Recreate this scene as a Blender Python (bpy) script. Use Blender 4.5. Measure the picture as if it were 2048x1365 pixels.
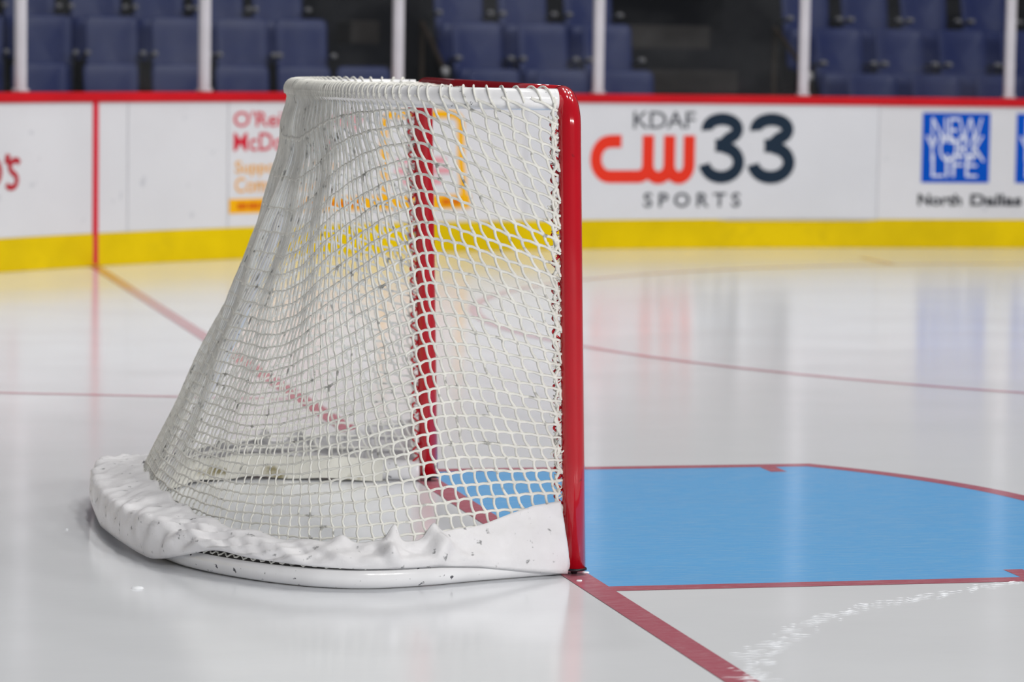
import bpy, math, random
import numpy as np
from mathutils import Vector, Matrix
random.seed(7); rng = np.random.RandomState(11)
scene = bpy.context.scene
for o in list(bpy.data.objects): bpy.data.objects.remove(o)

# ------------------------------------------------------------------ camera
CX, CY, CZ, YAW, PIT, ROL, FPX = -2.13812, -9.31975, 1.37778, 0.23001, -0.08827, 0.0151, 6645.32
fw = Vector((math.sin(YAW)*math.cos(PIT), math.cos(YAW)*math.cos(PIT), math.sin(PIT)))
r0 = Vector((math.cos(YAW), -math.sin(YAW), 0)); u0 = r0.cross(fw)
rt = r0*math.cos(ROL)+u0*math.sin(ROL); up = -r0*math.sin(ROL)+u0*math.cos(ROL)
cd = bpy.data.cameras.new('camera'); cam = bpy.data.objects.new('camera', cd)
scene.collection.objects.link(cam)
cam.matrix_world = Matrix(((rt.x, up.x, -fw.x, CX), (rt.y, up.y, -fw.y, CY), (rt.z, up.z, -fw.z, CZ), (0, 0, 0, 1)))
cd.sensor_width = 36.0; cd.lens = FPX*36.0/2048; cd.clip_end = 200
cd.dof.use_dof = True; cd.dof.focus_distance = 8.75; cd.dof.aperture_fstop = 3.9
scene.camera = cam
# ------------------------------------------------------------------ world, light, exposure
w = bpy.data.worlds.new('arena_dark'); scene.world = w; w.use_nodes = True
w.node_tree.nodes['Background'].inputs[0].default_value = (0.62, 0.64, 0.70, 1)
w.node_tree.nodes['Background'].inputs[1].default_value = 0.65
def area(x, y, z, sx, sy, p, col=(1, .985, .96), aim=None):
    l = bpy.data.lights.new('arena_and_fill_lamp', 'AREA'); l.shape = 'RECTANGLE'; l.size = sx; l.size_y = sy
    l.energy = p; l.color = col
    o = bpy.data.objects.new('arena_and_fill_lamp', l); scene.collection.objects.link(o); o.location = (x, y, z)
    d = Vector(aim if aim else (x, y, 0)) - Vector((x, y, z))
    o.rotation_euler = d.to_track_quat('-Z', 'Y').to_euler()
    return o
for lx in (0.8, 4.6, 8.4):
    for ly in (-0.5, 4.5, 9.0):
        area(lx, ly, 13.0, 1.0, 1.0, 740, aim=(1.5, 4.5, 0))
for lx in (0.5, 4.5, 8.5):          # low fill lamps added behind the camera to brighten goal and boards
    area(lx, -16.0, 5.6, 1.2, 0.8, 1900, aim=(1, 2, 0.6))
scene.view_settings.view_transform = 'Standard'; scene.view_settings.look = 'None'
scene.view_settings.exposure = -1.80; scene.view_settings.gamma = 1.0
scene.view_settings.use_curve_mapping = False

# ------------------------------------------------------------------ helpers
C = scene.collection
def lin(c):
    return tuple((v/255/12.92 if v/255 <= .04045 else ((v/255+.055)/1.055)**2.4) for v in c)+(1,)
def tag(o, label=None, cat=None, group=None, kind=None):
    if label: o['label'] = label
    if cat: o['category'] = cat
    if group: o['group'] = group
    if kind: o['kind'] = kind
    return o
def link(name, me, parent=None):
    o = bpy.data.objects.new(name, me); C.objects.link(o)
    if parent is not None: o.parent = parent
    return o
def empty(name, loc=(0, 0, 0), rz=0):
    o = bpy.data.objects.new(name, None); C.objects.link(o); o.location = loc; o.rotation_euler = (0, 0, rz)
    o.empty_display_size = .1
    return o
class MB:
    def __init__(s): s.v = []; s.f = []; s.m = []; s.n = 0
    def add(s, V, F, mi=0):
        V = np.asarray(V, float).reshape(-1, 3); s.v.append(V)
        for f in F: s.f.append(tuple(i+s.n for i in f)); s.m.append(mi)
        s.n += len(V)
    def box(s, a, b, mi=0, bev=0):
        (x0, y0, z0), (x1, y1, z1) = a, b
        if bev:
            bx = min(bev, abs(x1-x0)/2*.98, abs(z1-z0)/2*.98, abs(y1-y0)/2*.98)
            # chamfered box: 24 vertices
            V = []; idx = {}
            for ix, x in enumerate((x0, x1)):
                for iy, y in enumerate((y0, y1)):
                    for iz, z in enumerate((z0, z1)):
                        dx = bx if ix == 0 else -bx; dy = bx if iy == 0 else -bx; dz = bx if iz == 0 else -bx
                        for ax in range(3):
                            p = [x+dx, y+dy, z+dz]; p[ax] = (x, y, z)[ax]
                            idx[(ix, iy, iz, ax)] = len(V); V.append(p)
            F = []
            for ax in range(3):
                o = [a_ for a_ in range(3) if a_ != ax]
                for sd in (0, 1):
                    q = []
                    for (i, j) in ((0, 0), (1, 0), (1, 1), (0, 1)):
                        k = [0, 0, 0]; k[ax] = sd; k[o[0]] = i; k[o[1]] = j; q.append(idx[(*k, ax)])
                    F.append(q)
            for ax in range(3):           # edges along ax
                o = [a_ for a_ in range(3) if a_ != ax]
                for i in (0, 1):
                    for j in (0, 1):
                        k0 = [0, 0, 0]; k1 = [0, 0, 0]; k1[ax] = 1
                        for k in (k0, k1): k[o[0]] = i; k[o[1]] = j
                        F.append([idx[(*k0, o[0])], idx[(*k0, o[1])], idx[(*k1, o[1])], idx[(*k1, o[0])]])
            for i in (0, 1):
                for j in (0, 1):
                    for k in (0, 1): F.append([idx[(i, j, k, 0)], idx[(i, j, k, 1)], idx[(i, j, k, 2)]])
            s.add(V, F, mi); return
        V = [(x, y, z) for x in (x0, x1) for y in (y0, y1) for z in (z0, z1)]
        s.add(V, [(0, 1, 3, 2), (4, 6, 7, 5), (0, 4, 5, 1), (2, 3, 7, 6), (0, 2, 6, 4), (1, 5, 7, 3)], mi)
    def tube(s, P, r, n=8, closed=False, caps=True, mi=0):
        P = np.asarray(P, float); N = len(P)
        if N < 2: return
        r = np.broadcast_to(np.asarray(r, float), (N,))
        if closed: T = np.roll(P, -1, 0)-np.roll(P, 1, 0)
        else: T = np.gradient(P, axis=0)
        T = T/np.maximum(np.linalg.norm(T, axis=1), 1e-9)[:, None]
        a = np.array([0, 0, 1.]) if abs(T[0][2]) < .9 else np.array([1., 0, 0])
        nrm = np.cross(T[0], a); nrm /= np.linalg.norm(nrm)
        ang = np.arange(n)*2*math.pi/n; ca, sa = np.cos(ang)[:, None], np.sin(ang)[:, None]
        V = np.empty((N, n, 3))
        for i in range(N):
            nrm = nrm-T[i]*np.dot(nrm, T[i]); nrm /= max(np.linalg.norm(nrm), 1e-9)
            b = np.cross(T[i], nrm)
            V[i] = P[i]+r[i]*(ca*nrm+sa*b)
        F = []
        for i in range(N if closed else N-1):
            a0, a1 = i*n, ((i+1) % N)*n
            for k in range(n): F.append((a0+k, a0+(k+1) % n, a1+(k+1) % n, a1+k))
        if caps and not closed: F.append(tuple(range(n))[::-1]); F.append(tuple((N-1)*n+k for k in range(n)))
        s.add(V, F, mi)
    def grid(s, G, mi=0, closeu=False):
        G = np.asarray(G, float); a, b = G.shape[:2]; F = []
        for i in range(a if closeu else a-1):
            for j in range(b-1): F.append((i*b+j, ((i+1) % a)*b+j, ((i+1) % a)*b+j+1, i*b+j+1))
        s.add(G, F, mi)
    def build(s, name, mats, parent=None, smooth=True, xf=None):
        V = np.concatenate(s.v)
        if xf is not None: V = xf(V)
        me = bpy.data.meshes.new(name); me.from_pydata(V.tolist(), [], s.f)
        for m in (mats if isinstance(mats, (list, tuple)) else [mats]): me.materials.append(m)
        me.polygons.foreach_set('material_index', s.m)
        me.polygons.foreach_set('use_smooth', [smooth]*len(s.f)); me.update()
        return link(name, me, parent)
def catmull(P, n):
    P = np.asarray(P, float); Q = np.vstack([2*P[0]-P[1], P, 2*P[-1]-P[-2]]); out = []
    for i in range(1, len(Q)-2):
        for t in np.linspace(0, 1, n, endpoint=False):
            a, b, c, d = Q[i-1], Q[i], Q[i+1], Q[i+2]
            out.append(.5*((2*b)+(-a+c)*t+(2*a-5*b+4*c-d)*t*t+(-a+3*b-3*c+d)*t**3))
    out.append(P[-1]); return np.array(out)
def arclen(P):
    d = np.r_[0, np.cumsum(np.linalg.norm(np.diff(P, axis=0), axis=1))]; return d
def sstep(x, a, b):
    t = np.clip((x-a)/(b-a), 0, 1); return t*t*(3-2*t)

# ------------------------------------------------------------------ materials
def newmat(name):
    m = bpy.data.materials.new(name); m.use_nodes = True; nt = m.node_tree
    return m, nt, nt.nodes, nt.links, nt.nodes['Principled BSDF']
def noise(nt, scale, detail=3, vec=(1, 1, 1), rough=.5, rot=(0, 0, 0)):
    tc = nt.nodes.new('ShaderNodeTexCoord'); mp = nt.nodes.new('ShaderNodeMapping')
    mp.inputs['Scale'].default_value = vec; mp.inputs['Rotation'].default_value = rot
    n = nt.nodes.new('ShaderNodeTexNoise'); n.inputs['Scale'].default_value = scale
    n.inputs['Detail'].default_value = detail; n.inputs['Roughness'].default_value = rough
    nt.links.new(tc.outputs['Object'], mp.inputs[0]); nt.links.new(mp.outputs[0], n.inputs['Vector'])
    return n.outputs['Fac']
def ramp(nt, src, a, b, ca=(0, 0, 0, 1), cb=(1, 1, 1, 1)):
    r = nt.nodes.new('ShaderNodeValToRGB'); r.color_ramp.elements[0].position = a; r.color_ramp.elements[1].position = b
    r.color_ramp.elements[0].color = ca; r.color_ramp.elements[1].color = cb
    nt.links.new(src, r.inputs[0]); return r.outputs[0]
def mix(nt, f, a, b):
    m = nt.nodes.new('ShaderNodeMix'); m.data_type = 'RGBA'
    if isinstance(f, (int, float)): m.inputs[0].default_value = f
    else: nt.links.new(f, m.inputs[0])
    for i, c in ((6, a), (7, b)):
        if isinstance(c, tuple): m.inputs[i].default_value = c
        else: nt.links.new(c, m.inputs[i])
    return m.outputs[2]
def plain(name, col, rough=.5, spec=.5, metal=0, var=.06, vscale=8, dirt=None, dirtamt=(.62, .72), dscale=30, coat=0, bump=0, bscale=60):
    m, nt, N, L, B = newmat(name); c = lin(col)
    c2 = tuple(min(1, v*(1-var*2)) for v in c[:3])+(1,)
    out = mix(nt, ramp(nt, noise(nt, vscale), .35, .7), c, c2)
    if dirt: out = mix(nt, ramp(nt, noise(nt, dscale, 5), *dirtamt), out, lin(dirt))
    L.new(out, B.inputs['Base Color']); B.inputs['IOR'].default_value = 1.4; B.inputs['Roughness'].default_value = rough
    B.inputs['Specular IOR Level'].default_value = spec; B.inputs['Metallic'].default_value = metal
    B.inputs['Coat Weight'].default_value = coat; B.inputs['Coat Roughness'].default_value = .05
    if bump:
        b = N.new('ShaderNodeBump'); b.inputs['Strength'].default_value = bump; b.inputs['Distance'].default_value = .01
        L.new(noise(nt, bscale, 4), b.inputs['Height']); L.new(b.outputs[0], B.inputs['Normal'])
    return m
REFL = 1.0
def ice_mat(name, col, frost=.10, fc=(214, 216, 220)):
    """wet ice sheet: paint or white under a clear skin that mirrors softly, with skate frost in it"""
    m, nt, N, L, B = newmat(name); N.remove(B); out = N['Material Output']
    n1 = noise(nt, 1.0, 5, (9, 70, 1), .65, (0, 0, .12)); n2 = noise(nt, 1.3, 3, (1, 1.6, 1)); n3 = noise(nt, 1.0, 4, (30, 260, 1), .6, (0, 0, -.15))
    base = mix(nt, ramp(nt, n2, .35, .7), lin(col), tuple(v*.955 for v in lin(col)[:3])+(1,))
    f1 = N.new('ShaderNodeMath'); f1.operation = 'MULTIPLY'; L.new(ramp(nt, n1, .46, .74), f1.inputs[0]); f1.inputs[1].default_value = frost*2.2
    base = mix(nt, f1.outputs[0], base, lin(fc))
    f2 = N.new('ShaderNodeMath'); f2.operation = 'MULTIPLY'; L.new(ramp(nt, n3, .56, .75), f2.inputs[0]); f2.inputs[1].default_value = frost*1.6
    base = mix(nt, f2.outputs[0], base, lin((228, 230, 234)))
    d = N.new('ShaderNodeBsdfDiffuse'); L.new(base, d.inputs[0])
    g = N.new('ShaderNodeBsdfGlossy'); g.inputs['Roughness'].default_value = .17; g.inputs[0].default_value = (.97, .98, 1, 1)
    L.new(ramp(nt, n2, .3, .75, (.12,)*3+(1,), (.17,)*3+(1,)), g.inputs['Roughness'])
    bp = N.new('ShaderNodeBump'); bp.inputs['Strength'].default_value = .05; bp.inputs['Distance'].default_value = .004
    L.new(n1, bp.inputs['Height']); L.new(bp.outputs[0], g.inputs['Normal'])
    fr = N.new('ShaderNodeFresnel'); fr.inputs[0].default_value = 1.31
    mu = N.new('ShaderNodeMath'); mu.operation = 'MULTIPLY'; L.new(fr.outputs[0], mu.inputs[0]); mu.inputs[1].default_value = REFL
    ms = N.new('ShaderNodeMixShader'); L.new(mu.outputs[0], ms.inputs[0]); L.new(d.outputs[0], ms.inputs[1]); L.new(g.outputs[0], ms.inputs[2])
    L.new(ms.outputs[0], out.inputs[0]); return m
M = {}
M['ice'] = ice_mat('ice', (238, 240, 243), .05)
M['ice_blue'] = ice_mat('ice_blue', (116, 192, 252), .18, (176, 212, 240))
M['ice_red'] = ice_mat('ice_red', (192, 106, 120), .28, (208, 150, 160))
M['ice_red_faint'] = ice_mat('ice_red_faint', (212, 156, 164), .22, (214, 190, 196))
M['board'] = plain('board_white', (214, 214, 218), .4, .2, var=.03, vscale=1.5, dirt=(168, 170, 178), dirtamt=(.66, .8), dscale=9)
M['film'] = plain('advert_film', (212, 213, 218), .4, .2, var=.02, vscale=2, dirt=(180, 182, 188), dirtamt=(.7, .8), dscale=9)
M['kick'] = plain('kick_yellow', (224, 193, 0), .4, .15, var=.08, vscale=2.5, dirt=(206, 178, 10), dirtamt=(.55, .8), dscale=7)
M['cap'] = plain('cap_red', (200, 26, 36), .4, .15, var=.08, vscale=2)
M['seam_and_shadow'] = plain('seam_and_shadow_grey', (176, 176, 182), .6)
M['red'] = plain('post_red', (186, 12, 30), .16, .5, var=.05, vscale=6, dirt=(120, 14, 26), dirtamt=(.70, .76), dscale=26, coat=.6)
M['white_pipe'] = plain('pipe_white', (240, 240, 242), .22, .5, var=.04, vscale=9, dirt=(86, 86, 92), dirtamt=(.67, .70), dscale=52, coat=.4)
M['cord'] = plain('net_cord', (234, 233, 226), .8, .2, var=.08, vscale=30, dirt=(150, 150, 146), dirtamt=(.62, .70), dscale=26)
M['canvas'] = plain('skirt_canvas', (232, 231, 233), .5, .35, var=.04, vscale=12, dirt=(140, 140, 142), dirtamt=(.64, .71), dscale=42, bump=.25, bscale=40)
M['canvas_old'] = plain('canvas_aged', (232, 231, 222), .7, .2, var=.08, vscale=12, dirt=(150, 142, 110), dirtamt=(.6, .72), dscale=14)
M['web'] = plain('dark_webbing', (58, 56, 56), .8)
M['rubber'] = plain('black_rubber', (38, 34, 40), .35, .5)
M['alu'] = plain('brushed_aluminium', (204, 201, 208), .45, .5, metal=.0, var=.06, vscale=3)
M['seat'] = plain('seat_navy', (36, 48, 104), .42, .5, var=.12, vscale=2.5)
M['seat_metal'] = plain('seat_standard', (34, 34, 38), .5, .5)
M['armcap'] = plain('arm_cap_grey', (176, 172, 176), .35, .6)
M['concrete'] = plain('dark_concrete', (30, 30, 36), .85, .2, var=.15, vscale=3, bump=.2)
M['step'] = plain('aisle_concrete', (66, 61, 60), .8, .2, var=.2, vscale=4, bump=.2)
M['void'] = plain('vomitory_shade', (8, 9, 16), .9, .1)
M['rail'] = plain('rail_brown', (58, 46, 36), .5)
def ink(name, c): M[name] = plain(name, c, .5, .12, var=.02)
ink('ink_red', (204, 44, 62)); ink('ink_orange', (232, 168, 70)); ink('ink_gold', (240, 176, 18)); ink('ink_rust', (214, 108, 22))
ink('ink_pink', (226, 150, 160)); ink('ink_cw', (226, 58, 40)); ink('ink_slate', (34, 48, 64)); ink('ink_grey', (66, 70, 78))
ink('ink_blue', (0, 78, 186)); ink('ink_white', (226, 230, 240)); ink('ink_black', (40, 44, 52)); ink('ink_script', (176, 30, 44))
def glass_mat():
    m, nt, N, L, B = newmat('rink_glass'); N.remove(B); out = N['Material Output']
    t = N.new('ShaderNodeBsdfTransparent'); t.inputs[0].default_value = (.90, .92, .92, 1)
    g = N.new('ShaderNodeBsdfGlossy'); g.inputs['Roughness'].default_value = .05
    d = N.new('ShaderNodeBsdfDiffuse'); d.inputs[0].default_value = (.75, .75, .78, 1)
    lw = N.new('ShaderNodeLayerWeight'); lw.inputs[0].default_value = .5
    pw = N.new('ShaderNodeMath'); pw.operation = 'POWER'; L.new(lw.outputs['Facing'], pw.inputs[0]); pw.inputs[1].default_value = 5
    fr = N.new('ShaderNodeMath'); fr.operation = 'MULTIPLY_ADD'; L.new(pw.outputs[0], fr.inputs[0]); fr.inputs[1].default_value = .96; fr.inputs[2].default_value = .04
    a = N.new('ShaderNodeMixShader'); L.new(fr.outputs[0], a.inputs[0]); L.new(t.outputs[0], a.inputs[1]); L.new(g.outputs[0], a.inputs[2])
    b = N.new('ShaderNodeMixShader')
    sm = N.new('ShaderNodeMath'); sm.operation = 'MULTIPLY'; sm.inputs[1].default_value = .018       # scuffs and smears on old acrylic
    L.new(ramp(nt, noise(nt, 1.2, 5, (1, 1, 1.6), .6), .40, .72), sm.inputs[0]); L.new(sm.outputs[0], b.inputs[0])
    L.new(a.outputs[0], b.inputs[1]); L.new(d.outputs[0], b.inputs[2]); L.new(b.outputs[0], out.inputs[0]); return m
M['glass'] = glass_mat()

# ------------------------------------------------------------------ rink boards path (s = metres along the boards; s<0 in the corner bend)
BR, BY, BX = 8.63861, 12.98329, -3.19331
bcx, bcy = BX+BR, BY-BR
def bp(s, off=0.0):
    """point on the board face; off>0 comes out over the ice"""
    if s >= 0: return (bcx+s, BY-off)
    a = math.pi/2+s/BR; r = BR-off
    if a < 0: return (BX+off, bcy+a*BR)
    return (bcx-r*math.cos(a), bcy+r*math.sin(a))
def bang(s): return 0.0 if s >= 0 else -s/BR
SV = [-19+.25*i for i in range(int(19/.25))]+[.25*i for i in range(0, 61)]
def ribbon(name, z0, z1, off, thick, mat, kind='structure', s0=None, s1=None):
    mb = MB(); G = []; ss = [s for s in SV if (s0 is None or s > s0) and (s1 is None or s < s1)]
    if s0 is not None: ss = [s0]+ss
    if s1 is not None: ss = ss+[s1]
    c = min(.006, (z1-z0)/4)
    for s in ss:
        a, b, a2 = bp(s, off), bp(s, off-thick), bp(s, off-c)
        G.append([(a2[0], a2[1], z0), (a[0], a[1], z0+c), (a[0], a[1], z1-c), (a2[0], a2[1], z1), (b[0], b[1], z1), (b[0], b[1], z0), (a2[0], a2[1], z0)])
    mb.grid(G); n = len(ss)
    mb.f.append(tuple(range(6))); mb.m.append(0); mb.f.append(tuple((n-1)*7+k for k in range(5, -1, -1))); mb.m.append(0)
    o = mb.build(name, mat, smooth=False)
    if kind: o['kind'] = kind
    return o
# ------------------------------------------------------------------ structure: ice, boards, stands
def flat(name, polys, z, mat, kind='structure'):
    mb = MB()
    for i, P in enumerate(polys): mb.add([(x, y, z+(i % 11)*2e-5) for x, y in P], [tuple(range(len(P)))])
    o = mb.build(name, mat, smooth=False)
    if kind: o['kind'] = kind
    return o
mb = MB()
mb.box((-9, -18, -.15), (22, 13.1, 0)); o = mb.build('floor', M['ice'], smooth=False); o['kind'] = 'structure'
def rect(x0, y0, x1, y1): return [(x0, y0), (x1, y0), (x1, y1), (x0, y1)]
def ring(cx, cy, r, w, a0=0, a1=2*math.pi, n=96):
    out = []
    for i in range(n):
        a, b = a0+(a1-a0)*i/n, a0+(a1-a0)*(i+1)/n
        out.append([(cx+(r-w)*math.cos(a), cy+(r-w)*math.sin(a)), (cx+r*math.cos(a), cy+r*math.sin(a)),
                    (cx+r*math.cos(b), cy+r*math.sin(b)), (cx+(r-w)*math.cos(b), cy+(r-w)*math.sin(b))])
    return out
a1 = math.asin(1.22/1.83)
arc = [(1.83*math.cos(a), 1.83*math.sin(a)) for a in np.linspace(-a1, a1, 40)]
flat('floor_marking_crease_paint', [[(0.02, -1.2)]+[(x*.985, y*.985) for x, y in arc]+[(0.02, 1.2)]], .0005, M['ice_blue'])
xa = 1.83*math.cos(a1)
flat('floor_marking_crease_outline', [rect(0, -1.225, xa, -1.155), rect(0, 1.155, xa, 1.225)]+ring(0, 0, 1.83, .07, -a1, a1, 48) +
     [rect(1.165, -1.163, 1.22, -1.03), rect(1.165, 1.03, 1.22, 1.163)], .0009, M['ice_red'])
flat('floor_marking_goal_line', [rect(-.038, -14, .038, 11.17)], .0013, M['ice_red'])
def strip(p, q, w):
    d = Vector((q[0]-p[0], q[1]-p[1])).normalized(); n = Vector((-d.y, d.x))*w/2
    return [(p[0]-n.x, p[1]-n.y), (q[0]-n.x, q[1]-n.y), (q[0]+n.x, q[1]+n.y), (p[0]+n.x, p[1]+n.y)]
flat('floor_marking_trapezoid', [strip((-.03, 3.38), (-3.15, 4.34), .055), strip((-.03, -3.38), (-3.15, -4.34), .055)], .0009, M['ice_red_faint'])
hs = []
for yy in (6.7-4.57, 6.7+4.57):
    sg = -1 if yy < 6.7 else 1
    for xx in (6.1-.87, 6.1+.87): hs.append(rect(xx-.03, min(yy, yy+sg*.6), xx+.03, max(yy, yy+sg*.6)))
flat('floor_marking_faceoff_circle', ring(6.1, 6.7, 4.6, .06, n=128)+ring(6.1, 6.7, .3, .299, n=32)+hs, .0009, M['ice_red_faint'])

ribbon('wall_back', .2, 1.006, 0, .1, M['board'])
ribbon('baseboard_back', 0.0, .2, .006, .11, M['kick'])
ribbon('trim_1', 1.006, 1.065, .014, .17, M['cap'])
ribbon('trim_2', .008, 1.004, .0085, .02, M['ink_red'], s0=-5.916, s1=-5.872)      # the goal line carried up the boards
mb = MB()
for s in (-8.05, -5.62, -4.78, -2.4, 2.7):
    (x, y), (x2, y2) = bp(s, .003), bp(s+.007, .003)
    z0 = .2
    mb.add([(x, y, z0), (x2, y2, z0), (x2, y2, 1.004), (x, y, 1.004)], [(0, 1, 2, 3)])
o = mb.build('wall_back_panel_line', M['seam_and_shadow'], smooth=False); o['kind'] = 'structure'

# stands: treads and risers
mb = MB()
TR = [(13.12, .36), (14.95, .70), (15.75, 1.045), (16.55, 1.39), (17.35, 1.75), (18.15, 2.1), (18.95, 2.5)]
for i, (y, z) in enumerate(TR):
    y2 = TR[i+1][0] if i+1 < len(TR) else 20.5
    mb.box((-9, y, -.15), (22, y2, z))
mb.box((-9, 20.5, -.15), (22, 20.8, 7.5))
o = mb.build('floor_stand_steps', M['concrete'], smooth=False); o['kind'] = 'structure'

# ------------------------------------------------------------------ glass and stanchions
ST = [-8.03, -6.474, -4.92, -3.364, -1.811, -.27, 1.27, 2.82]
OFF = -.065
names = ['leftmost in the corner, mostly out of frame', 'at the far left, left of the red board stripe', 'above the blank white board, left of the net',
         'just behind the top left of the goal net', 'right of the red goal post, above the dark letters', 'between the two seat blocks, above the big numerals',
         'at the far right edge above the blue square', 'beyond the right edge of the frame']
for i, s in enumerate(ST):
    if i in (0, 7): continue
    x, y = bp(s, OFF); t = empty('glass_stanchion', (x, y, 1.066), bang(s))
    tag(t, 'pale aluminium glass post '+names[i], 'post', 'posts holding the rink glass')
    mb = MB(); mb.box((-.034, -.026, 0), (.034, .026, 1.9), bev=.008); mb.box((-.012, -.036, 0.02), (.012, -.027, 1.88), bev=.003)
    mb.build('channel', M['alu'], t, False)
    mb = MB(); mb.box((-.040, -.04, .0), (.040, .04, .02), bev=.006); mb.build('base_plate', M['alu'], t, False)
gn = ['above the script lettering at the far left corner', 'over blank boards between the two leftmost posts', 'just left of the top of the goal net',
      'directly behind the top of the goal net', 'above the station name, right of the red goal post', 'above the boxed blank panel, before the right seat block', 'at the far right edge of the picture']
for i in range(7):
    s0, s1 = ST[i]+.056, ST[i+1]-.056; mb = MB(); G = []
    for s in np.linspace(s0, s1, 10):
        a, b = bp(s, OFF+.006), bp(s, OFF-.006); G.append([(*a, 1.067), (*a, 2.93), (*b, 2.93), (*b, 1.067), (*a, 1.067)])
    mb.grid(G); n = 9*5
    mb.f += [(0, 1, 2, 3), (n+3, n+2, n+1, n)]; mb.m += [0, 0]
    o = mb.build('rink_glass', M['glass'], smooth=False)
    tag(o, 'clear rink glass pane '+gn[i], 'glass pane', 'rink glass panes')

# ------------------------------------------------------------------ seats
def rounded_panel(w, h, t, r, curve=.03, n=5, taper=0.0, recline=.0):
    """rounded rectangle shell, curved like a seat back; local x width, z height, faces -y"""
    pts = []
    for (cx, cz, a0) in ((w/2-r, h-r, 0), (-w/2+r, h-r, math.pi/2), (-w/2+r, r, math.pi), (w/2-r, r, 1.5*math.pi)):
        for k in range(n): a = a0+math.pi/2*k/(n-1); pts.append((cx+r*math.cos(a), cz+r*math.sin(a)))
    V = []; F = []; m = len(pts); rings = [(.0, 0), (.6, 0), (.93, 0), (1, .3), (1, .7), (.93, 1), (.6, 1), (0, 1)]
    for sc, d in rings:
        for (x, z) in pts:
            xx, zz = x*sc, h/2+(z-h/2)*sc; xx *= 1-taper*(1-zz/h)
            V.append((xx, d*t+curve*(1-(2*xx/w)**2)+recline*zz, zz))
    for i in range(len(rings)-1):
        for k in range(m): F.append((i*m+k, i*m+(k+1) % m, (i+1)*m+(k+1) % m, (i+1)*m+k))
    return V, F
def make_seat():
    t = empty('arena_seat')
    mb = MB(); V, F = rounded_panel(.395, .50, .03, .05, .03, 5, .04, .22); V = np.array(V)+[0, 0, .36]; mb.add(V, F); mb.build('backrest', M['seat'], t)
    mb = MB(); V, F = rounded_panel(.375, .34, .045, .06, -.015, 5, .0, .10); V = np.array(V)+[0, -.08, .17]; mb.add(V, F); mb.build('seat', M['seat'], t)
    for sx in (-1, 1):
        mb = MB(); mb.box((sx*.206-.010, -.20, .56), (sx*.206+.010, .10, .585), bev=.006); mb.tube([(sx*.203, .08, 0), (sx*.203, .10, .3), (sx*.203, .12, .57)], .011, 8)
        a = mb.build('armrest', M['seat_metal'], t)
        mb = MB(); mb.box((sx*.203-.015, -.235, .57), (sx*.203+.015, -.12, .605), bev=.012); mb.build('arm_cap', M['armcap'], a)
    return t
def copy_tree(o, parent=None):
    c = o.copy(); C.objects.link(c); c.parent = parent
    for ch in [k for k in bpy.data.objects if k.parent == o]: copy_tree(ch, c)
    return c
R1 = [-.55, -.03, .48, .97, 1.43, 1.88, 2.32, 3.30, 3.81, 4.32, 6.23, 6.74, 7.26, 7.78]
R2 = [-.42, .08, .57, 1.06, 1.54, 1.99, 3.34, 3.85, 4.36, 6.22, 6.72, 7.24, 7.76]
R3 = [.03, .53, 1.01, 1.47, 1.93, 3.36, 3.87, 4.40, 6.2, 6.7, 7.2, 7.72]
proto = make_seat(); first = True
def blk(x): return 0 if x < 2.6 else (1 if x < 5 else 2)
BN = ['left block', 'middle block', 'right block']
ORD = ['first', 'second', 'third', 'fourth', 'fifth', 'sixth', 'seventh', 'eighth']
SEATS = []
for rw, (xs, y, z) in enumerate(((R1, 14.62, .36), (R2, 15.42, .705), (R3, 16.22, 1.05))):
    cnt = {0: 0, 1: 0, 2: 0}
    for x in xs:
        b = blk(x); SEATS.append((x, y, z, rw, b, cnt[b])); cnt[b] += 1
kids = [(k, [g for g in bpy.data.objects if g.parent == k]) for k in [k for k in bpy.data.objects if k.parent == proto]]
for i, (x, y, z, rw, b, n) in enumerate(SEATS):
    if i == 0: t = proto
    else:
        t = proto.copy(); C.objects.link(t)
        for k, gs in kids:
            c = k.copy(); C.objects.link(c); c.parent = t
            for g in gs: d = g.copy(); C.objects.link(d); d.parent = c
    t.location = (x, y-.12, z); t.rotation_euler = (0, 0, random.uniform(-.02, .02))
    tag(t, 'navy stadium seat, %s from the left in the %s row, %s' % (ORD[n], ('front', 'second', 'third')[rw], BN[b]), 'seat', 'navy seats in the stands behind the glass')

# aisle furniture: steps, handrails
def aisle(x0, x1, lab):
    mb = MB()
    for i, (y, z) in enumerate(((14.35, .53), (15.2, .87), (16.0, 1.215), (16.8, 1.57))):
        mb.box((x0, y, z-.25), (x1, y+.62, z), bev=.012)
    o = mb.build('aisle_step', M['step'], smooth=False); tag(o, lab, 'steps'); return o
aisle(4.72, 5.60, 'dark concrete steps in the wide aisle between middle and right seat blocks')
aisle(2.62, 2.86, 'narrow dark concrete steps between left and middle seat blocks')
def handrail(x, lab):
    t = empty('aisle_handrail', (x, 14.7, .36)); tag(t, lab, 'handrail')
    mb = MB(); mb.tube(catmull([(0, 0, 0.0), (0, 0, .75), (0, .06, .85), (0, .8, 1.16), (0, .86, 1.1), (0, .88, .34)], 6), .02, 10); mb.build('rail', M['rail'], t)
    mb = MB(); mb.tube([(0, -.03, .80), (0, .0, .84), (0, .03, .85)], [.02, .034, .02], 10); mb.build('end_knob', M['armcap'], t)
handrail(5.76, 'brown tubular handrail beside the wide aisle steps')
handrail(2.95, 'brown tubular handrail in the narrow aisle left of the net')
mb = MB()
mb.box((4.72, 17.3, 1.57), (5.85, 18.1, 4.5)); o = mb.build('vomitory_shade_block', M['void'], smooth=False); o['kind'] = 'structure'  # solid near-black block stands in for the shade in the vomitory opening

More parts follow.
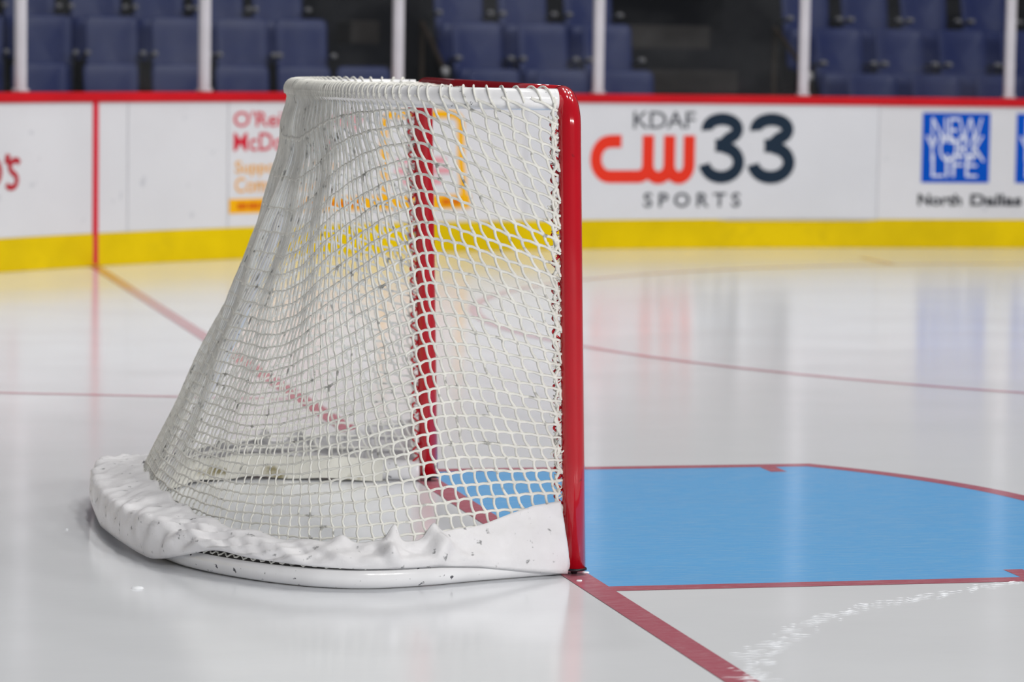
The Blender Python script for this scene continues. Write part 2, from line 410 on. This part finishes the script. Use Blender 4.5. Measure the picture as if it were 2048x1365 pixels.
# ------------------------------------------------------------------ advertisements on the boards
FD = {}
def text_mesh(txt, bold=0.0, shear=0.0, space=1.0):
    cu = bpy.data.curves.new('lettering', 'FONT'); cu.body = txt; cu.offset = bold; cu.shear = shear; cu.space_character = space; cu.resolution_u = 4
    ob = bpy.data.objects.new('lettering_tmp', cu); C.objects.link(ob); bpy.context.view_layer.update()
    dg = bpy.context.evaluated_depsgraph_get(); me = bpy.data.meshes.new_from_object(ob.evaluated_get(dg))
    V = np.empty(len(me.vertices)*3); me.vertices.foreach_get('co', V); V = V.reshape(-1, 3)[:, :2]
    F = [tuple(p.vertices) for p in me.polygons]; bpy.data.objects.remove(ob); bpy.data.curves.remove(cu); bpy.data.meshes.remove(me)
    return V, F
def onboard(V2, off, o0):
    out = np.empty((len(V2), 3))
    for i, (s, z) in enumerate(V2): x, y = bp(s, off); out[i] = (x, y, z)
    return out-np.array(o0)
def lettering(txt, box, mat, parent, o0, bold=0, shear=0, space=1.0, off=.0035, name='lettering'):
    V, F = text_mesh(txt, bold, shear, space); mn, mx = V.min(0), V.max(0)
    s0, s1, z0, z1 = box; W = (V-mn)/(mx-mn); W = np.c_[s0+W[:, 0]*(s1-s0), z0+W[:, 1]*(z1-z0)]
    mb = MB(); mb.add(onboard(W, off, o0), F); return mb.build(name, mat, parent, False)
def stroke2(P, w, cap=True):
    """flat pen stroke along P (list of 2-D points)"""
    P = np.asarray(P, float); T = np.gradient(P, axis=0); T /= np.linalg.norm(T, axis=1)[:, None]; Nn = np.c_[-T[:, 1], T[:, 0]]
    V = np.concatenate([P+Nn*w/2, P-Nn*w/2]); n = len(P)
    return V, [(i, i+1, n+i+1, n+i) for i in range(n-1)]
def panel2(s0, s1, z0, z1, n=12):
    V = [(s, z) for s in np.linspace(s0, s1, n) for z in (z0, z1)]
    return np.array(V), [(2*i, 2*i+2, 2*i+3, 2*i+1) for i in range(n-1)]
def shape(parts, mat, parent, o0, name, off=.0035):
    mb = MB()
    for q, (V, F) in enumerate(parts): mb.add(onboard(V, off+.0004*q, o0), F)
    return mb.build(name, mat, parent, False)
def ad(smid, label):
    x, y = bp(smid); t = empty('board_advertisement', (x, y, .2)); tag(t, label, 'advertisement', None); return t, (x, y, .2)
def arcp(cx, cz, rx, rz, d0, d1, n=14):
    return [(cx+rx*math.cos(math.radians(a)), cz+rz*math.sin(math.radians(a))) for a in np.linspace(d0, d1, n)]
# television station advert: small name, red joined letters, two big numerals
t, o0 = ad(-1.0, 'advertisement with joined red letters and two big dark 3s, right of the goal post')
shape([panel2(-2.38, .283, .203, 1.003, 20)], M['film'], t, o0, 'advert_film', .0015)
lettering('KDAF', (-1.568, -1.097, .832, .950), M['ink_grey'], t, o0, .004, 0, .95)
lettering('SPORTS', (-1.48, -.746, .286, .388), M['ink_grey'], t, o0, .02, 0, 1.5)
zt, zb, sw = .785, .455, .088       # red monogram
L1, L2, L3 = -1.452, -1.290, -1.140
zc = (zt+zb)/2
cst = [(-1.655, zt-sw/2+.002)]+[(-1.72, zt-sw/2+.002)]+arcp(-1.745, zc, .105, (zt-zb)/2-sw/2, 90, 270, 18)+[(-1.70, zb+sw/2), (-1.60, zb+sw/2), (-1.52, zb+sw/2)]
def ustroke(a, b): return [(a, zt)]+[(a, zb+.13)]+arcp((a+b)/2, zb+.125, (b-a)/2, .125-sw/2+.008, 180, 360, 14)+[(b, zb+.14), (b, zt)]
shape([stroke2(cst, sw), stroke2([(-1.54, zb+sw/2)]+arcp(L1-.07, zb+.125, .07, .125-sw/2, 270, 360, 10)+[(L1, zb+.2), (L1, zt)], sw),
       stroke2(ustroke(L1, L2), sw), stroke2(ustroke(L2, L3), sw)], M['ink_cw'], t, o0, 'red_monogram')
def three(s0, s1):
    k = (s1-s0)/.34; cx = s0+.17*k
    up_ = arcp(cx-.0, .83, .115*k, .070, 188, 90, 10)[:-1]+arcp(cx, .83, .115*k, .070, 90, -62, 16)+[(cx+.0*k, .722), (cx-.05*k, .718)]
    lo_ = [(cx-.05*k, .715), (cx+.0, .712)]+arcp(cx-.002, .600, .130*k, .105, 78, -90, 18)+arcp(cx-.002, .600, .130*k, .105, -90, -172, 10)[1:]
    return [stroke2(up_, .087*k), stroke2(lo_, .087*k)]
shape(three(-1.062, -.723)+three(-.697, -.345), M['ink_slate'], t, o0, 'numeral')
shape([stroke2([(-.913, .196), (.283, .196)], .008), stroke2([(.275, .196), (.275, 1.0)], .006)], M['seam_and_shadow'], t, o0, 'film_edge_shadow')  # grey strokes paint the shadow along the film's edges
# insurance adverts
def blue_ad(s0, label):
    t, o0 = ad(s0+.25, label)
    shape([panel2(s0, s0+.51, .464, .960)], M['ink_blue'], t, o0, 'blue_square', .003)
    lettering('NEW', (s0+.07, s0+.45, .745, .925), M['ink_white'], t, o0, -.012, 0, .9, .0045)
    lettering('YORK', (s0+.025, s0+.475, .615, .80), M['ink_white'], t, o0, -.012, 0, .85, .005)
    lettering('LIFE', (s0+.075, s0+.42, .505, .665), M['ink_white'], t, o0, -.012, 0, .9, .0055)
    lettering('North', (s0-.02, s0+.310, .300, .384), M['ink_black'], t, o0, .03, 0, 1.0)
    lettering('Dallas', (s0+.375, s0+.765, .300, .384), M['ink_black'], t, o0, .03, 0, 1.0)
blue_ad(.600, 'advertisement with blue square of white letters over black words, near right edge')
t, o0 = ad(1.55, 'blue square advertisement cut off by the right edge of the picture')
shape([panel2(1.309, 1.819, .464, .960)], M['ink_blue'], t, o0, 'blue_square', .003)
lettering('NEW', (1.38, 1.76, .745, .925), M['ink_white'], t, o0, -.012, 0, .9, .0045); lettering('YORK', (1.334, 1.784, .615, .80), M['ink_white'], t, o0, -.012, 0, .85, .005)
lettering('LIFE', (1.384, 1.73, .505, .665), M['ink_white'], t, o0, -.012, 0, .9, .0055)
# restaurant advert
t, o0 = ad(-3.8, 'advertisement of red and orange words with gold frame, seen behind the netting')
lettering("O'Reilly Family", (-4.733, -3.68, .815, .946), M['ink_red'], t, o0, .010, 0, 1.0)
lettering("McDonald's", (-4.732, -3.93, .690, .812), M['ink_red'], t, o0, .010, 0, 1.0)
lettering('Supporting Our', (-4.718, -3.88, .525, .628), M['ink_orange'], t, o0, .012)
lettering('Communities', (-4.718, -4.0, .425, .522), M['ink_orange'], t, o0, .012)
shape([panel2(-4.766, -2.822, .292, .385, 20)], M['ink_gold'], t, o0, 'gold_band', .003)
shape([panel2(a, b, .318, .358, 4) for a, b in ((-4.70, -4.62), (-4.61, -4.52), (-4.51, -4.44), (-4.30, -4.16), (-4.14, -4.02), (-4.0, -3.9), (-3.88, -3.70), (-3.05, -2.98), (-2.97, -2.90))], M['ink_rust'], t, o0, 'band_marks', .004)
fr = [(-3.50, .33), (-3.517, .86)]+arcp(-3.44, .855, .07, .07, 180, 90, 8)+[(-3.2, .925), (-3.0, .925)]+arcp(-2.975, .855, .07, .07, 90, 0, 8)+[(-2.90, .6), (-2.865, .33)]
shape([stroke2(fr, .052)], M['ink_gold'], t, o0, 'gold_frame')
shape([panel2(a, b, z, z+.035, 4) for a, b, z in ((-3.40, -3.24, .60), (-3.22, -3.02, .60), (-3.42, -3.18, .53), (-3.16, -2.98, .53), (-3.36, -3.05, .46))], M['ink_pink'], t, o0, 'pink_marks')
# script advert
t, o0 = ad(-6.8, 'red slanted script lettering cut off by the left edge of the picture')
def scr(P, w=.040): return stroke2(catmull(P, 6), w)
shape([scr([(-6.80, .665), (-6.75, .655), (-6.725, .60), (-6.745, .545), (-6.80, .515), (-6.84, .55), (-6.84, .62), (-6.80, .665)], .034),
       scr([(-6.655, .70), (-6.662, .672), (-6.672, .645)], .042),
       scr([(-6.555, .645), (-6.58, .664), (-6.622, .655), (-6.642, .625), (-6.622, .595), (-6.588, .572), (-6.578, .54), (-6.60, .508), (-6.645, .503), (-6.672, .522)], .034)], M['ink_script'], t, o0, 'lettering')

# ------------------------------------------------------------------ the goal
LEAN = .028
def shear(V):
    V = np.array(V, float); V[:, 0] -= LEAN*V[:, 2]; return V
net = empty('hockey_goal', (0, 0, 0))
tag(net, 'red post ice hockey goal with white netting standing on the goal line', 'goal')
PY = .945; PR = .0302
def goal_post(sg):
    P = [(0, sg*PY, .016), (0, sg*PY, .3), (0, sg*PY, .8), (0, sg*PY, 1.25-.075)]
    P += [(0, sg*(PY-.075*(1-math.cos(a))), 1.25-.075+.075*math.sin(a)) for a in np.linspace(.15, math.pi/2, 9)]
    mb = MB(); mb.tube(P, PR, 28); p = mb.build('goal_post', M['red'], net, xf=shear)
    mb = MB()
    prof = [(.0, .030), (.002, .033), (.006, .033), (.010, .0325), (.016, .031)]
    mb.tube([(0, sg*PY, .011), (0, sg*PY, .0125), (0, sg*PY, .017), (0, sg*PY, .0185)], [.028, .0335, .0335, .031], 24)
    mb.tube([(0, sg*PY, .001), (0, sg*PY, .004), (0, sg*PY, .009), (0, sg*PY, .013)], [.007, .008, .010, .019], 14)
    mb.build('foot_peg', M['rubber'], p, xf=shear)
    # wavy lacing rod welded to the back of the post
    zz = np.arange(.06, 1.20, .0025); W = np.c_[-.041+.0085*np.sin(zz*2*math.pi/.036), np.full(len(zz), sg*(PY-.004)), zz]
    mb = MB(); mb.tube(W, .0036, 6); mb.build('lacing_rod', M['red'], p, xf=shear)
goal_post(-1); goal_post(1)
mb = MB(); mb.tube([(0, -PY+.075, 1.25), (0, -.4, 1.25), (0, .4, 1.25), (0, PY-.075, 1.25)], PR, 28); mb.build('crossbar', M['red'], net, xf=shear)
# plan curves of the white frame (near half, from post to rear centre)
TOPH = catmull([(-.028, -.925), (-.12, -.925), (-.22, -.885), (-.33, -.785), (-.42, -.635), (-.48, -.46), (-.52, -.25), (-.535, 0)], 14)
BASH = catmull([(-.028, -.945), (-.16, -.985), (-.29, -1.028), (-.43, -1.080), (-.57, -1.105), (-.69, -1.070), (-.80, -.98), (-.90, -.85), (-.975, -.71), (-1.025, -.54), (-1.062, -.3), (-1.075, 0)], 14)
def full(H): return np.vstack([H, (H*[1, -1])[::-1][1:]])
TOPC, BASC = full(TOPH), full(BASH); LT, LB = arclen(TOPC), arclen(BASC); HT, HB = LT[-1]/2, LB[-1]/2
def onc(Cv, L, f):   # f in 0..1 near post -> far post
    s = np.clip(f, 0, 1)*L[-1]; x = np.interp(s, L, Cv[:, 0]); y = np.interp(s, L, Cv[:, 1]); return np.stack([x, y], -1)
def outn(Cv, L, f):
    a, b = onc(Cv, L, np.clip(f-.004, 0, 1)), onc(Cv, L, np.clip(f+.004, 0, 1)); d = b-a; n = np.stack([d[..., 1], -d[..., 0]], -1)
    return -n/np.maximum(np.linalg.norm(n, axis=-1, keepdims=True), 1e-9)*-1
# check orientation of outn: at rear centre must point to -X
_t = outn(TOPC, LT, np.array([.5]))[0]; OSG = 1.0 if _t[0] < 0 else -1.0
ZT, ZBm = 1.25, .062
def surf(f, t, out=0.0):
    """net surface: f along the perimeter 0..1, t from the top frame 0 to the base 1"""
    f = np.asarray(f, float); t = np.asarray(t, float)
    T = onc(TOPC, LT, f)+OSG*outn(TOPC, LT, f)*.030; B = onc(BASC, LB, f)-OSG*outn(BASC, LB, f)*(.048*sstep(np.minimum(f, 1-f)*2*HB, .3, 1.0))[..., None]
    h = t-.13*np.sin(math.pi*np.clip(t, 0, 1)**.55)+.035*np.exp(-((t-.08)/.05)**2)-.025*np.sin(math.pi*np.clip((t-.2)/.8, 0, 1))
    xy = T*(1-h)[..., None]+B*h[..., None]
    xy = xy+OSG*outn(BASC, LB, f)*np.asarray(out)[..., None] if np.ndim(out) else xy+OSG*outn(BASC, LB, f)*out
    z = ZT-t*(ZT-ZBm); return np.concatenate([xy, z[..., None]], -1)
KD, KB = 13, 48; KC = KD+KB          # columns lost on each post, columns to the rear centre along the base
def wtop(k):
    k = np.asarray(k, float); a = .0335
    base = np.minimum(k, 13)*a; rest = HT-13*a; q = np.clip((k-13)/(KC-13), 0, 2)
    return base+np.where(k > 13, rest*(q+.28*np.sin(np.clip(q, 0, 1)*math.pi)*(1-np.clip(q, 0, 1))), 0)
def node(k, j, J=31):
    """column k (0 at the near post), row j -> (f, t)"""
    k = np.asarray(k, float); j = np.asarray(j, float); near = k <= KC; kk = np.where(near, k, 2*KC-k)
    t = j/J+0*kk
    wb = (kk-KD)*HB/KB; wt = wtop(kk)
    for _ in range(16):
        tc = np.clip(t, 0, 1); wv = wt*(1-tc)+wb*tc+.05*sstep(tc, 0, .14)*np.clip(1-kk/12, 0, 1)*(1-sstep(tc, .2, .7)); ww = np.maximum(wv, 0)
        o1 = .17*np.clip(1-ww/.40, 0, 1)**1.2*np.clip(1-tc/.85, 0, 1)**.7
        o2 = .24*sstep(ww, .20, 1.15)*np.sin(math.pi*tc)
        t = j/J+o1+o2
    tc = np.clip(t, 0, 1); wv = wt*(1-tc)+wb*tc+.05*sstep(tc, 0, .14)*np.clip(1-kk/12, 0, 1)*(1-sstep(tc, .2, .7)); Lh = HT*(1-tc)+HB*tc
    f = wv/(2*Lh); f = np.where(near, f, 1-f); return f, t
def wobble(f, t):
    f = np.asarray(f); t = np.asarray(t)
    return (.006*np.sin(f*61+t*9)+.005*np.sin(f*37-t*17+1.3)+.010*np.sin(f*23+t*5+.5)*np.sin(math.pi*t))*np.sin(math.pi*np.clip(t, 0, 1))*np.clip(np.minimum(f, 1-f)*14, 0, 1)
CR = .0032
nm = MB()
def emit(f, t, rad):
    ok = (t >= 0) & (t <= 1.0) & (f >= 0) & (f <= 1); idx = np.where(ok)[0]
    if len(idx) < 2: return
    for run in np.split(idx, np.where(np.diff(idx) != 1)[0]+1):
        if len(run) < 2: continue
        ff, tt, rr = f[run], t[run], rad[run]
        P = surf(ff, tt, wobble(ff, tt)); nm.tube(P, rr, 5, caps=False)
SUB = 4
for k in range(0, 2*KC+1):
    j = np.arange(-3, 31+1e-6, 1/SUB); ph = j % 1; sgn = 1 if k <= KC else -1
    f, t = node(k+sgn*.13*np.sin(math.pi*ph), j)
    f = f+.0009*np.sin(j*1.7+k*2.1); rad = CR*(1.16-.46*min(1, abs(KC-abs(k-KC)-0)*0+max(0, (KC-abs(k-KC)-14)/24)))*(1+.32*(1-np.sin(math.pi*ph)))
    # run from exactly t=0
    emit(f, t, rad)
    f0 = np.interp(0.0, t, f)
    if 0.002 < f0 < .998:        # over the top tube
        c = onc(TOPC, LT, np.array([f0]))[0]; n = OSG*outn(TOPC, LT, np.array([f0]))[0]; j0 = .004*math.sin(k*1.9)
        tn = np.array([-n[1], n[0]])
        P = [(*(c+n*(.0310*math.cos(a))+tn*(sgn*(-.02)*a/1.9)), ZT-.004+.0315*math.sin(a)) for a in np.linspace(-.35, 2.5, 10)]
        nm.tube(P, CR*.9, 5, caps=False)
for j in range(-8, 31):
    k = np.arange(0, 2*KC+1e-6, 1/SUB); ph = k % 1
    f, t = node(k, j-.08*np.sin(math.pi*ph)); rad = CR*(1.16-.38*np.clip((KC-np.abs(k-KC)-14)/24, 0, 1))*(1+.32*(1-np.sin(math.pi*ph)))
    emit(f, t+.0012*np.sin(k*1.3+j*2.3), rad)
# gathered edge cord along each post
for sg in (0.0, 1.0):
    tt = np.linspace(.0, .97, 260); P = surf(np.full(260, sg), tt, 0.0); P[:, 0] += -.016+.004*np.sin(tt*140); P[:, 1] += .003*np.cos(tt*110)
    nm.tube(P, .0042, 6); P2 = P.copy(); P2[:, 0] += .003*np.sin(tt*300); P2[:, 1] += .004*np.sin(tt*230); nm.tube(P2, .0032, 5)
# roof netting: two sets of cords inside the top frame
poly = np.vstack([TOPC, [(-.0, TOPC[-1][1]), (-.0, TOPC[0][1])]])
def inside(x, y):
    n = len(poly); c = False; j = n-1
    for i in range(n):
        if (poly[i][1] > y) != (poly[j][1] > y) and x < (poly[j][0]-poly[i][0])*(y-poly[i][1])/(poly[j][1]-poly[i][1])+poly[i][0]: c = not c
        j = i
    return c
def roofz(x, y):
    return ZT+.012-.030*max(0, 1-(y/.9)**2)*max(0, math.sin(math.pi*min(1, max(0, -x/.54))))
for ang, off in ((.62, 0), (-.62, 0)):
    d = np.array([math.cos(ang+math.pi/2), math.sin(ang+math.pi/2)]); nn = np.array([-d[1], d[0]])
    for q in np.arange(-1.6, 1.6, .036):
        pts = [];
        for s in np.arange(-1.7, 1.7, .016):
            p = nn*q+d*s+[-.28, 0]
            if inside(p[0], p[1]): pts.append((p[0], p[1], roofz(p[0], p[1])+.0015*math.sin(s*60+q*40)))
            else:
                if len(pts) > 2: nm.tube(pts, CR, 5, caps=False)
                pts = []
        if len(pts) > 2: nm.tube(pts, CR, 5, caps=False)
nm.build('netting', M['cord'], net, xf=shear)
# lacing between netting and lacing rod
for sg in (-1, 1):
    mb = MB(); z = .20; k = 0
    while z < 1.2:
        dz = .012+.010*random.random()
        P = catmull([(-.048, sg*(PY-.002), z), (-.038, sg*(PY+.006), z+dz*.3), (-.031, sg*(PY+.001), z+dz*.6), (-.040, sg*(PY-.008), z+dz), (-.050, sg*(PY-.002), z+dz*1.5)], 4)
        mb.tube(P, .0019, 5, caps=False); z += dz*1.25; k += 1
    for zc_ in ((.33, .42, .55, .70, .86, .97, 1.10, 1.19) if sg < 0 else (.4, .8, 1.1)):      # knots with frayed ends
        for q in range(5):
            a = random.uniform(0, 6.28); P = [(-.044, sg*(PY+.003), zc_+random.uniform(-.008, .008))]
            for w_ in range(3): P.append((P[-1][0]+random.uniform(-.009, .009), P[-1][1]+sg*random.uniform(-.002, .005), P[-1][2]+random.uniform(-.009, .009)))
            mb.tube(catmull(P, 3), .0022, 5)
    mb.build('post_lacing', M['cord'], net, xf=shear)
# white frame tubes
mb = MB(); mb.tube(np.c_[TOPC, np.full(len(TOPC), ZT-.006)], .0285, 20); tf = mb.build('top_frame', M['white_pipe'], net, xf=shear)
mb = MB(); mb.tube(np.c_[BASC, np.full(len(BASC), .034)], .0325, 22); bf = mb.build('base_frame', M['white_pipe'], net, xf=shear)
# rear centre support of the frame, following the netting
tt = np.linspace(.02, .97, 30); P = surf(np.full(30, .5), tt, -.030); mb = MB(); mb.tube(P, .015, 12); mb.build('rear_support', M['white_pipe'], net, xf=shear)
# dark webbing with zigzag cord along the base tube under the skirt
ff = np.linspace(.05, .95, 300); B = onc(BASC, LB, ff); n = OSG*outn(BASC, LB, ff); G = []
for b, nn in zip(B, n): G.append([(*(b+nn*.0275), .0535), (*(b+nn*.0235), .0605), (*(b+nn*.015), .0665)])
mb = MB(); mb.grid(G); wb_ = mb.build('base_webbing', M['web'], net, xf=shear)
mb = MB(); s_ = np.arange(.05, .95, .0022); B = onc(BASC, LB, s_); n = OSG*outn(BASC, LB, s_); ph = np.abs(((s_*LB[-1]/.030) % 1)*2-1)
P = [(*(b+nn*(.0285-.010*p)), .0555+.010*p) for b, nn, p in zip(B, n, ph)]; mb.tube(P, .0026, 5); mb.build('base_lacing', M['cord'], wb_, xf=shear)
# canvas skirt
def ttop(f):       # how high the skirt climbs the netting (as t), symmetric
    g = np.minimum(f, 1-f)*2*HB
    return np.interp(g, [0, .1, .2, .32, .45, .6, .8, 1.05, 1.3, 1.55, 1.8], [.885, .893, .915, .935, .95, .958, .962, .955, .945, .935, .93])
NU, NV = 620, 22; fu = np.linspace(.004, .996, NU); G = np.empty((NU, NV, 3))
B = onc(BASC, LB, fu); n = OSG*outn(BASC, LB, fu); g = np.minimum(fu, 1-fu)*2*HB
puff = .010+.026*sstep(g, .85, 1.35)
hemz = .066-.004*sstep(g, 0, .3)+.004*np.sin(g*9)+.010*np.exp(-((g-.98)/.07)**2); hemz = np.where(g < .60, np.interp(g, [0, .13, .28, .4, .6], [.008, .024, .046, .057, hemz[np.argmin(np.abs(g-.6))]]), hemz)
hemz = hemz-.045*sstep(g, 1.0, 1.3)
tp = ttop(fu)+.004*np.sin(g*31)*sstep(g, .12, .3)
tp = tp-.035*(np.exp(-((g-.52)/.016)**2)+.8*np.exp(-((g-.41)/.02)**2)+.6*np.exp(-((g-.66)/.03)**2))
top = surf(fu, np.minimum(tp, 1), .010)
for v in range(NV):
    q = v/(NV-1)
    hem = np.c_[B+n*(.036+puff*.8)[:, None]*1.0, hemz]
    sh = np.c_[B+n*(.030+puff)[:, None], np.maximum(.085+1.3*(puff-.010), top[:, 2]*.55)]
    if q < .35: a = q/.35; p = hem*(1-a)+sh*a; p[:, :2] += n*(.008*math.sin(math.pi*a))
    else: a = (q-.35)/.65; a2 = a; p = sh*(1-a2)+top*a2
    env = math.sin(math.pi*min(1, q*1.05))**.8
    tri = lambda a: np.abs((a/6.2832 % 1)*2-1)-.5
    fold = .007*tri(g*55+q*9+2*np.sin(g*9))+.004*tri(g*105-q*14)+.012*tri(g*27-q*8+np.sin(g*17)*1.6)
    pleat = .017*sstep(g, .66, .85)*(1-sstep(g, 1.2, 1.4))*(np.abs(((g*10+q*2.4) % 1)*2-1)-.5)
    peak = .028*(np.exp(-((g-.52-.03*q)/.014)**2)+.8*np.exp(-((g-.41+.03*q)/.022)**2))
    dd = env*(fold*(.35+.65*sstep(g, .15, .45))+pleat*1.3+peak)
    p[:, :2] += n*dd[:, None]; p[:, 2] += dd*.7
    G[:, v] = p
mb = MB(); mb.grid(G)
sk = mb.build('base_skirt', M['canvas'], net, xf=shear)
md = sk.modifiers.new('cloth', 'SOLIDIFY'); md.thickness = .002; md.offset = -1
# inner canvas flap folded over the base tube inside the goal
G = np.empty((200, 7, 3)); fi = np.linspace(.03, .97, 200); B = onc(BASC, LB, fi); n = OSG*outn(BASC, LB, fi)
for v in range(7):
    q = v/6; G[:, v, :2] = B-n*(.03+.035*q)[..., None] if False else B-n*(.028+.04*q+.006*np.sin(fi*70))[:, None]; G[:, v, 2] = .074-.066*q**1.2+.004*np.sin(fi*90)
mb = MB(); mb.grid(G); o = mb.build('inner_flap', M['canvas_old'], net, xf=shear)

# ------------------------------------------------------------------ marks and chips on the ice
path = np.array([(0.018, -2.448), (.133, -2.132), (.266, -1.924), (.426, -1.705), (.633, -1.514), (.799, -1.423), (1.03, -1.281), (1.13, -1.22)])
L = arclen(path); mb = MB()
for i in range(190):
    s = random.uniform(0, 1)**1.2*L[-1]; x = np.interp(s, L, path[:, 0]); y = np.interp(s, L, path[:, 1])
    sp = .016*(1.6-s/L[-1]); x += random.gauss(0, sp); y += random.gauss(0, sp*1.1); l = random.uniform(.006, .020)*(1.3-.5*s/L[-1]); h = random.uniform(.0008, .0018); k = random.uniform(-.1, .25)
    mb.add([(x-l, y-l*k, .0018), (x, y-h, .0018), (x+l, y+l*k, .0018), (x, y+h, .0018), (x, y, .0018+h*.8)], [(0, 1, 4), (1, 2, 4), (2, 3, 4), (3, 0, 4)])
M['snow'] = plain('scraped_snow', (244, 246, 250), .7, .2)
o = mb.build('ice_scrapings', M['snow'], smooth=False); o['label'] = 'curved trail of white skate scrapings crossing the ice below the blue crease'; o['category'] = 'ice scrapings'; o['kind'] = 'stuff'
def chip(x, y, sx, sy, h, lab):
    mb = MB(); V = []; n = 9
    for k in range(n): a = 2*math.pi*k/n; r = random.uniform(.8, 1.1); V.append((sx*r*math.cos(a), sy*r*math.sin(a), 0))
    for k in range(n): V.append((V[k][0]*.75, V[k][1]*.7, h*random.uniform(.7, 1)))
    V.append((0, 0, h)); mb.add(V, [(k, (k+1) % n, n+(k+1) % n, n+k) for k in range(n)]+[(n+k, n+(k+1) % n, 2*n) for k in range(n)])
    o = mb.build('ice_chip', M['snow']); o.location = (x, y, .0002); tag(o, lab, 'ice chip', 'loose chips of ice around the goal'); return o
chip(-1.156, -1.019, .017, .020, .005, 'largest flat chip of ice, on the ice left of the goal base')
chip(-.015, -1.06, .010, .008, .004, 'small white ice chip just below the near goal post foot')
chip(.035, -.93, .010, .006, .004, 'small white ice chip right of the near goal post foot')
chip(-1.235, .02, .005, .008, .003, 'tiny white ice crumb left of the goal base, near the left edge')
